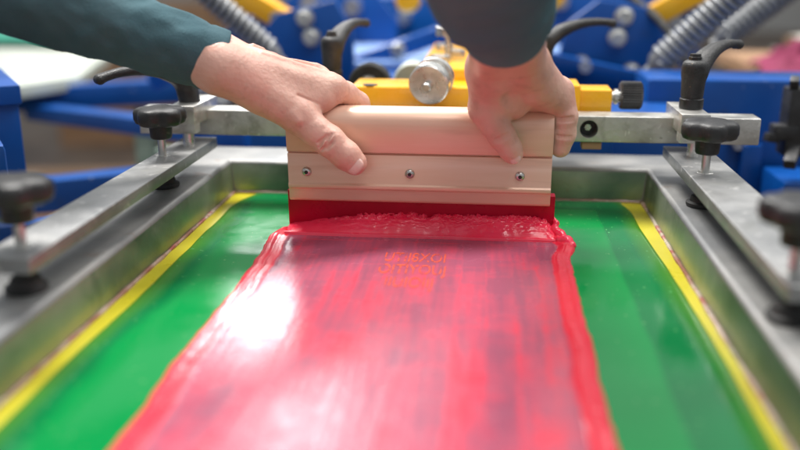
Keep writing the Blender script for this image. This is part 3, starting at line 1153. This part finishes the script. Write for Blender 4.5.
blue_thing('rocker_plate', 'second row blue rocker plate far behind at the top right', 'rocker plate', (20, 165, 6), [
    ('plate', lambda b: b.prism([(6, 4), (8, 14), (13, 18), (26, 17), (38, 11), (36, 3)], 'y', 165, 167), BLUE, .3),
    ('bolt', [lambda b, x=x, z=z: b.rev((x, 165, z), (x, 162.5, z), [(0, 1.7), (1, 1.4)], 14) for x, z in ((12, 14.5), (30, 12.5))], ZINC, 0)])
tag(B().rev((-13.5, 150, 15.2), (-13.5, 146, 15.2), [(0, 2.0), (.8, 2.0), (1, 1.6)], 24).out('yellow_cap', YEL, None, (-13.5, 148, 13)), 'small round yellow cap at the top centre above the pale platen', 'cap')
tag(B().rev((9.6, 150, 16.0), (9.6, 146, 16.0), [(0, 2.0), (.8, 2.0), (1, 1.6)], 24).out('yellow_cap', YEL, None, (9.6, 148, 14)), 'small round yellow cap at the top right of the right sleeve', 'cap')
# round black and zinc feet seen past the levers
blue_thing('roller', 'round black roller with zinc face just behind the yellow carriage', 'roller', (-12.4, 92, 9), [
    ('tyre', lambda b: b.rev((-12.4, 93.5, 9.2), (-12.4, 91.5, 9.2), [(0, 2.0), (.1, 2.2), (.9, 2.2), (1, 2.0)], 36), RUBBER, 0),
    ('hub', lambda b: b.rev((-12.4, 91.6, 9.2), (-12.4, 91.1, 9.2), [(0, 1.1), (1, .9)], 24), ZINC, 0)])
blue_thing('roller', 'pale round roller end left of the silver disc', 'roller', (-8.6, 95, 9), [
    ('tyre', lambda b: b.rev((-8.2, 97.5, 9.2), (-8.2, 94.5, 9.2), [(0, 1.8), (.1, 2.0), (.9, 2.0), (1, 1.8)], 36), BOARD, 0)])

# black fitting at the right edge
blue_thing('micro_valve', 'black blurred fitting with pins at the right edge before the blue beam', 'fitting', (31, 95, 2), [
    ('block', lambda b: (b.box((32.0, 95, 5.6), (3.2, 3, 7)), b.box((30.4, 94.4, 4.6), (2.6, 2, 1.6))), BLACK, .3),
    ('pin', [lambda b: b.bar((31.0, 94.5, 8.8), (30.6, 93.6, 10.2), .9, .9), lambda b: b.bar((29.8, 94, 3.9), (28.4, 93.5, 4.2), .9, .9), lambda b: b.bar((31.6, 94, 3), (30.6, 92, 1.6), 1.2, 1.2)], BLACK, .15)])

# left side: blue box corners, board, bars
blue_thing('blue_box', 'blue steel box with stepped lid cut by the left edge', 'steel box', (-50, 84, -2), [
    ('lid', lambda b: b.box((-54.7, 82.9, 9.4), (14.4, 16.4, 1.8), (0, 0, 35)), BLUE, .15),
    ('case', lambda b: b.box((-55.0, 83.2, 4.8), (14, 16, 7.4), (0, 0, 35)), BLUE, .2),
    ('lower_block', lambda b: b.box((-47.0, 70.8, 4.6), (10, 8, 4.2), (0, 0, 35)), BLUE, .6)])
blue_thing('platen', 'white wooden platen blurred at the upper left under the sleeve', 'platen', (-92, 160, -4), [
    ('board', lambda b: b.prism([(-76, 138), (-71.5, 150), (-82, 188), (-92, 198), (-135, 196), (-118, 136)], 'z', -.2, 2.0), BOARD, .3),
    ('arm', lambda b: b.bar((-100, 190, -3), (-85, 140, -3), 5, 4), POSTG, .3)])
blue_thing('platen', 'green platen edge beyond the white one at the far left', 'platen', (-140, 250, -2), [
    ('board', lambda b: b.box((-128, 246, 1), (76, 40, 2), (0, 0, 4)), GREENB, .3)])
bars = [((-84, 150, -2.2), (-36, 150, 1.0), 5, 4.0, 'upper blue carousel rail behind the left lever'),
        ((-78, 146, -3.6), (-30, 112, -.8), 4, 2.6, 'thin blue diagonal rail running down to the left knob'),
        ((-66, 111, -9.6), (-22, 101, -2.2), 5, 4.2, 'thick blue carousel rail below the left star knob'),
        ((-60, 84, -7.2), (-29, 86, -3.0), 2.5, 2.0, 'thin blue rail low beside the left clamp arm')]
for (p0, p1, w, h, lab) in bars:
    blue_thing('carousel_rail', lab, 'steel rail', p1, [('rail', lambda b: b.bar(p0, p1, w, h), BLUE, .3),
               ('end_bolt', lambda b: b.rev(Vector(p0).lerp(Vector(p1), .96) + Vector((0, 0, h * .5)), Vector(p0).lerp(Vector(p1), .96) + Vector((0, 0, h * .5 + .8)), [(0, 1.1), (1, 1.0)], 8), ZINC, 0)], 'blue carousel rails on the left')
t_ = thing('valve_cluster', (-41, 142, 0), 'cluster of small silver fittings beyond the left lever', 'fittings')
for i, (x, z) in enumerate(((-47, 1.0), (-44.4, 2.4), (-42.5, -.4), (-45.4, -2.2))):
    b = B()
    b.rev((x, 139, z), (x, 136.5, z), [(0, 1.5), (.5, 1.5), (.55, 1.0), (1, .8)], 14)
    b.out('fitting', ZINC, t_)
b = B()
b.box((-45, 141.5, .2), (7, 4, 6))
b.out('manifold', BLACK, t_, bevel=.3)
for i, (x, y, w, d, h, rz, lab) in enumerate(((-118, 250, 70, 50, 46, 8, 'brown cardboard box on the floor, largest at the left'),
                                              (-62, 270, 50, 40, 34, -14, 'brown cardboard box on the floor behind the blue rails'),
                                              (-92, 180, 36, 30, 22, 20, 'small low cardboard box under the white platen'),
                                              (60, 560, 90, 60, 80, 6, 'stack sized cardboard box far off at the top right'),
                                              (-20, 620, 120, 60, 85, -4, 'wide cardboard box far off at the top centre'),
                                              (-210, 560, 120, 60, 85, 10, 'wide cardboard box far off at the top left'))):
    t_ = thing('cardboard_box', (x, y, -90), lab, 'cardboard box', 'cardboard boxes on the workshop floor')
    b = B()
    b.box((x, y, -90 + h / 2), (w, d, h), (0, 0, rz))
    b.out('carton', CARD, t_, bevel=.6)
    b = B()
    b.box((x, y, -90 + h + .15), (w * .98, 5, .25), (0, 0, rz))
    b.out('tape', GREYC, t_)
for (x, y, lab) in ((-60, 150, 'grey green steel post below the upper blue rail'), (-44, 118, 'grey green steel post below the diagonal rail'), (-88, 150, 'grey green steel post under the white platen')):
    t_ = thing('steel_post', (x, y, -90), lab, 'steel post', 'grey green posts under the rails')
    b = B()
    b.box((x, y, -46.5), (3.4, 3.4, 86))
    b.out('upright', POSTG, t_, bevel=.3)
    b = B()
    b.box((x, y, -89.4), (9, 9, 1))
    b.out('base_plate', POSTG, t_, bevel=.1)

# pink rag, grey cloth on a far table at the right
t_ = thing('work_table', (75, 175, -90), 'far work table behind the tall blue beam at the right', 'table')
b = B()
b.box((84, 178, 1.0), (70, 50, 3))
b.out('top', CARD, t_, bevel=.3)
for (dx, dy) in ((-32, -22), (32, -22), (-32, 22), (32, 22)):
    b = B()
    b.box((84 + dx, 178 + dy, -45.2), (4, 4, 89))
    b.out('leg', POSTG, t_, bevel=.3)


def cloth(name, cx, cy, cz, sx, sy, amp, sc, seed, mat, label):
    n = 70
    u = np.linspace(-1, 1, n)[:, None] * np.ones((1, n))
    v = np.ones((n, 1)) * np.linspace(-1, 1, n)[None, :]
    r = np.sqrt(u ** 2 + v ** 2)
    wob = 1 + .25 * nz2(u, v, 1.5, seed)
    X = cx + sx * u * wob
    Y = cy + sy * v * wob
    Z = cz + amp * np.clip(1.25 - r, 0, 1) * (1 + 1.1 * nz2(u + .5 * v, v - .8 * u, sc, seed + 2)) + .3
    return tag(grid_mesh(name, X, Y, Z, mat, None, (cx, cy, cz)), label, 'cloth')


cloth('rag', 58, 165, 2.6, 11, 8, 4.2, 3.4, 61, PINK, 'crumpled pink rag at the right above the tall blue beam')
cloth('dust_cloth', 84, 196, 2.6, 20, 10, 13, 1.6, 63, GREYC, 'pale grey cloth heaped at the upper right corner')

# ------------------------------------------------------------------ person: two hands and sleeves reaching in from the viewer's side
pe = thing('person', (-8, 40, 10), 'person in a dark teal knit sweater gripping the squeegee with both hands', 'person')


def hand_left():
    f = Field((-27.5, 62.5, 4.6), (-8.0, 76.6, 19.6), .075)
    W1, W2 = (-20.6, 66.2, 14.05), (-21.0, 68.3, 14.4)
    IDX, MID, RNG, PNK = (-12.5, 70.4, 11.75), (-14.0, 71.6, 12.3), (-15.6, 72.3, 12.3), (-17.0, 72.6, 11.8)
    # forearm into the sleeve
    f.cone(W1, (-24.5, 65.2, 15.75), 1.75, 1.6, .4)
    f.cone(W2, (-24.8, 66.6, 16.1), 1.7, 1.6, 1.2)
    f.cone(W1, IDX, 1.8, 1.12, .9)
    f.cone(W1, MID, 1.75, 1.12, .9)
    f.cone(W2, RNG, 1.7, 1.08, .9)
    f.cone(W2, PNK, 1.6, 1.0, .9)
    f.cone((-17.8, 69.2, 12.2), (-13.4, 70.2, 11.3), 1.6, 1.2, .9)
    # thenar and web
    f.cone((-20.0, 66.0, 13.6), (-14.7, 67.85, 10.0), 1.75, 1.38, .8)
    f.cone((-17.6, 67.6, 12.0), (-13.3, 69.3, 11.0), 1.5, .95, .9)
    # knuckle heads and tendons
    for p in (IDX, MID, RNG, PNK):
        f.cone((p[0] - .1, p[1] - .1, p[2] + .30), (p[0] + .1, p[1] + .2, p[2] + .24), .94, .92, .25)
    for a, c in ((IDX, W1), (MID, W1), (RNG, W2)):
        a_ = np.array(a) + (0, 0, 1.08)
        c_ = np.array(c) + (1.2, 0, 1.62)
        f.cone(a_, a_ * .3 + c_ * .7, .24, .15, .34)
    # veins over the back of the hand
    for pts in ([(-19.6, 67.0, 15.62), (-18.2, 67.8, 15.0), (-16.9, 69.0, 14.35), (-15.4, 70.6, 13.75)],
                [(-18.2, 66.3, 14.75), (-16.9, 67.4, 14.05), (-15.3, 68.6, 13.25), (-13.9, 69.6, 12.9)],
                [(-16.9, 67.4, 14.05), (-16.2, 68.6, 13.95), (-15.0, 69.8, 13.4)]):
        f.chain(pts, [.12] * len(pts), .30)
    # thumb
    th = f.copy_empty()
    T1, T2, T3, T4 = (-14.7, 67.8, 10.0), (-12.35, 67.7, 8.1), (-11.05, 67.75, 6.95), (-10.38, 67.85, 6.35)
    th.chain([T1, (-13.5, 67.7, 8.95), T2, T3, T4], [1.36, 1.18, 1.20, 1.12, .98], .35)
    f.merge(th, .55)
    fg = None
    for mcp, pip, dip, tip, r in ((IDX, (-10.85, 73.3, 10.2), (-10.3, 73.9, 8.1), (-10.6, 73.6, 6.4), .97),
                                  (MID, (-12.5, 74.5, 10.6), (-12.0, 74.4, 8.0), (-12.3, 73.7, 6.2), 1.0),
                                  (RNG, (-14.6, 74.8, 10.4), (-14.2, 74.5, 8.0), (-14.4, 73.7, 6.4), .95),
                                  (PNK, (-16.6, 74.7, 10.2), (-16.4, 74.4, 8.4), (-16.5, 73.6, 7.0), .85)):
        g = f.copy_empty()
        m2 = np.array(mcp) * .5 + np.array(pip) * .5 + (0, 0, .25)
        g.chain([mcp, m2, pip, dip, tip], [r * 1.1, r * .98, r * .96, r * .86, r * .74], .3)
        fg = g if fg is None else fg.merge(g, .10)
    f.merge(fg, .45)
    # creases: thumb knuckle, wrist folds
    ax = np.array(T3) - np.array(T1)
    ax /= np.linalg.norm(ax)
    side = np.cross(ax, (0, -1, 0))
    side /= np.linalg.norm(side)
    for s, dp, ln in ((-.42, .02, .5), (-.20, .03, .7), (.04, .035, .75), (.26, .025, .6), (.46, .015, .4)):
        c = np.array(T2) + ax * s + np.array((0, -1.2, .12))
        pts = [c + side * q + ax * (.10 * math.sin(q * 3 + s * 9)) + np.array((0, .36 * q * q, 0)) for q in np.linspace(-ln, ln, 7)]
        for a, c2 in zip(pts, pts[1:]):
            f.cone(a, c2, dp, dp, .22, sub=True)
    # valleys between the metacarpals and beside the thumb
    for a, c in (((-13.4, 71.0, 13.5), (-16.6, 69.2, 14.4)), ((-14.9, 72.0, 13.75), (-17.6, 70.2, 14.6)), ((-13.9, 68.9, 12.15), (-17.2, 67.3, 13.9))):
        f.cone(a, c, .38, .16, .4, sub=True)
    f.cone((-14.9, 66.5, 10.3), (-14.5, 66.4, 9.9), .25, .2, .5)
    # fold between thumb and index
    f.cone((-13.2, 68.0, 10.95), (-14.6, 67.2, 11.7), .05, .04, .22, sub=True)
    return f, (np.array(T4), ax, side)


def hand_right():
    f = Field((-4.2, 56.0, 5.2), (9.0, 77.4, 20.2), .075)
    W1, W2 = (.25, 66.6, 14.1), (2.5, 66.5, 14.3)
    IDX, MID, RNG, PNK = (.3, 70.4, 11.9), (2.2, 71.3, 12.4), (4.0, 71.2, 12.3), (5.45, 70.5, 11.75)
    f.cone(W1, (-.1, 58.0, 18.4), 1.7, 1.6, .4)
    f.cone(W2, (1.8, 58.0, 18.6), 1.65, 1.6, 1.2)
    f.cone(W1, IDX, 1.75, 1.15, .9)
    f.cone(W1, MID, 1.7, 1.15, .9)
    f.cone(W2, RNG, 1.7, 1.12, .9)
    f.cone(W2, PNK, 1.6, 1.02, .9)
    f.cone((1.5, 68.6, 12.4), (3.4, 70.2, 11.6), 1.7, 1.4, .9)
    f.cone((3.5, 68.0, 12.6), (5.0, 69.6, 11.3), 1.4, 1.1, .8)
    f.cone((.2, 67.0, 13.3), (-.15, 67.9, 11.1), 1.75, 1.42, .9)
    f.cone((.6, 68.2, 12.0), (1.0, 69.6, 11.3), 1.4, 1.1, .8)
    f.cone((.9, 67.8, 11.6), (1.9, 68.6, 10.9), 1.25, 1.05, .7)
    for p in (IDX, MID, RNG, PNK):
        f.cone((p[0], p[1] - .3, p[2] + .34), (p[0], p[1] + .1, p[2] + .25), .92, .92, .22)
    for a, c in ((IDX, W1), (MID, W1), (RNG, W2)):
        a_ = np.array(a) + (0, -.35, 1.0)
        c_ = np.array(c) + (.3, .9, 1.3)
        f.cone(a_, a_ * .3 + c_ * .7, .22, .15, .36)
    for a, c in (((1.25, 70.4, 13.3), (1.2, 68.0, 14.9)), ((3.15, 70.6, 13.5), (2.4, 68.2, 15.1)), ((4.75, 70.0, 12.9), (3.5, 68.2, 14.3))):
        f.cone(a, c, .38, .16, .4, sub=True)
    for pts in ([(.4, 65.6, 15.6), (.9, 66.6, 15.5), (1.3, 67.6, 15.1), (2.3, 68.8, 14.5)], [(2.6, 65.6, 15.9), (3.0, 67.0, 15.3), (3.4, 68.4, 14.4)]):
        f.chain(pts, [.12] * len(pts), .3)
    th = f.copy_empty()
    T1, T2, T3, T4 = (-.1, 67.75, 10.7), (1.05, 67.85, 8.75), (1.7, 68.05, 7.75), (1.98, 68.15, 7.25)
    th.chain([T1, (.45, 67.8, 9.7), T2, T3, T4], [1.40, 1.12, 1.02, .90, .78], .35)
    f.merge(th, .38)
    f.cone((1.55, 66.0, 11.9), (2.0, 66.6, 10.9), .45, .35, .5, sub=True)
    fg = None
    for mcp, pip, dip, tip, r in ((IDX, (-.2, 74.2, 11.4), (-.2, 74.9, 9.0), (0, 74.2, 7.0), 1.0),
                                  (MID, (1.9, 75.0, 11.5), (1.9, 75.0, 9.0), (2.0, 74.2, 7.0), 1.0),
                                  (RNG, (4.0, 74.8, 11.3), (4.0, 74.8, 9.0), (3.9, 74.0, 7.2), .98),
                                  (PNK, (5.95, 70.2, 9.9), (5.95, 70.3, 8.5), (5.75, 70.4, 7.4), 1.02)):
        g = f.copy_empty()
        m2 = np.array(mcp) * .5 + np.array(pip) * .5
        g.chain([mcp, m2, pip, dip, tip], [r * 1.1, r * 1.0, r * .98, r * .92, r * .80], .3)
        fg = g if fg is None else fg.merge(g, .10)
    f.merge(fg, .45)
    # creases across the little finger and the thumb
    for (c, sd, n_) in (((5.95, 69.2, 9.9), (.9, .0, .08), 3), ((5.95, 69.3, 8.5), (.8, 0, -.05), 2), ((1.05, 66.76, 8.8), (.8, 0, .4), 3)):
        c = np.array(c)
        sd = np.array(sd)
        for k in range(n_):
            cc = c + np.array((0, 0, .17 * (k - n_ / 2)))
            pts = [cc + sd * q + np.array((0, .4 * q * q, 0)) for q in np.linspace(-.65, .65, 6)]
            for a, c2 in zip(pts, pts[1:]):
                f.cone(a, c2, .045, .045, .14, sub=True)
    ax = np.array(T4) - np.array(T2)
    ax /= np.linalg.norm(ax)
    side = np.cross(ax, (0, -1, 0))
    side /= np.linalg.norm(side)
    return f, (np.array(T4), ax, side)


def nail(parent, T, ax, side, r, wdt, lng, back=0.0):
    """curved nail plate on the camera side of a thumb tip"""
    n = 22
    front = np.array((0, -1.0, 0)) - ax * np.dot((0, -1.0, 0), ax)
    front /= np.linalg.norm(front)
    u = np.linspace(-1, 1, n)[:, None] * np.ones((1, n))
    v = np.ones((n, 1)) * np.linspace(-1, 1, n)[None, :]
    su = u * np.sqrt(1 - .42 * v * v)
    sv = v * np.sqrt(1 - .35 * u * u)
    ang = su * wdt / r
    hgt = r * np.cos(ang) - (sv > 0) * .10 * sv ** 2 - .03 * (1 - np.abs(sv))
    rim_ = np.clip((np.maximum(abs(u), abs(v)) - .86) / .14, 0, 1)
    hgt = hgt - .10 * rim_
    P = T[None, None] + ax[None, None] * (sv * lng + back)[..., None] + side[None, None] * (r * np.sin(ang))[..., None] + front[None, None] * hgt[..., None]
    return grid_mesh('thumbnail', P[..., 0], P[..., 1], P[..., 2], NAIL, parent)


fl, tl = hand_left()
frr, tr = hand_right()
V1, Q1 = fl.mesh()
V2, Q2 = frr.mesh()
body = to_mesh('body', (np.concatenate([V1, V2]), np.concatenate([Q1, Q2 + len(V1)])), SKIN, pe)
nail(body, *tl, 1.045, .84, .80, -.06)
nail(body, *tr, .84, .50, .52, .08)


def sleeve(path, rads, seed, mat, squash=.92, cuff=.0):
    """knit sleeve: swept tube with soft folds, the cuff end open with a thick hem"""
    P = [Vector(p) for p in path]
    n_l, n_a = 150, 96
    L_ = [0]
    for a, c in zip(P, P[1:]): L_.append(L_[-1] + (c - a).length)
    ts = np.linspace(0, L_[-1], n_l)
    C = np.stack([np.interp(ts, L_, [p[i] for p in P]) for i in range(3)], 1)
    k = np.ones(15) / 15
    for i in range(3):
        pad = np.concatenate([C[0, i] - (C[7:0:-1, i] - C[0, i]), C[:, i], 2 * C[-1, i] - C[-2:-9:-1, i]])
        C[:, i] = np.convolve(pad, k, 'valid')
    r = np.interp(ts, L_, rads)
    T = np.gradient(C, axis=0)
    T /= np.linalg.norm(T, axis=1)[:, None]
    X = np.cross(T, (0, 0, 1.0))
    X /= np.linalg.norm(X, axis=1)[:, None]
    Yv = np.cross(X, T)
    a = np.linspace(0, 2 * PI, n_a + 1)
    A, Tt = np.meshgrid(a, ts, indexing='ij')
    ca_, sa_ = np.cos(A), np.sin(A)
    fold = .17 * nz2(ca_ * 1.1 + Tt * .22, sa_ * 1.1 - Tt * .12, 1.0, seed, 3) * np.clip(Tt / 3, .12, 1)
    fold += .08 * nz2(ca_ * 2.0 + Tt * .8, sa_ * 2.0, 1.0, seed + 5, 3) * np.clip(Tt / 4, 0, 1)
    rr = r[None, :] * (1 + fold)
    rr = np.where(Tt < 1.4, rr * (1 + .012 * np.sin(A * 40) * 0), rr)
    rr += .10 * np.exp(-((Tt - 2.1) / .25) ** 2) * 0 - .11 * np.exp(-((Tt - 1.5) / .10) ** 2)
    X3 = C[None] + X[None] * (rr * ca_)[..., None] + Yv[None] * (rr * sa_ * squash)[..., None]
    # hem: roll inwards at the open end
    hem = []
    for off, back in ((-.06, -.10), (-.22, -.14), (-.36, -.02), (-.42, .5), (-.45, 1.5)):
        r0 = rr[:, 0] + off
        hem.append(C[0][None] + T[0][None] * back + X[0][None] * (r0 * ca_[:, 0])[:, None] + Yv[0][None] * (r0 * sa_[:, 0] * squash)[:, None])
    X3 = np.concatenate([np.stack(hem[::-1], 1), X3], 1)
    # closed far end
    endc = C[-1][None] + 0 * X3[:, -1]
    X3 = np.concatenate([X3, (X3[:, -1:] * .5 + endc[:, None] * .5) + T[-1] * .8, endc[:, None] + T[-1] * 1.0], 1)
    return grid_mesh('sleeve', X3[..., 0], X3[..., 1], X3[..., 2], mat, pe)


sl = sleeve([(-20.6, 67.3, 14.2), (-26, 65.5, 16.4), (-31, 63.0, 18.8), (-37, 59.5, 22.0), (-44, 54, 25.0), (-48, 44, 28), (-46, 30, 34)],
            [2.7, 3.1, 3.7, 4.3, 4.9, 5.4, 6.0], 70, SHIRT)
sr = sleeve([(.9, 62.0, 17.1), (.7, 59.6, 18.3), (.1, 56, 19.6), (-.3, 48, 24.0), (2, 38, 30), (8, 26, 36)],
            [2.95, 3.3, 3.9, 4.6, 5.2, 6.0], 75, SHIRTD)
sl['label'] = 'dark teal left sleeve'
sr['label'] = 'dark grey right sleeve'
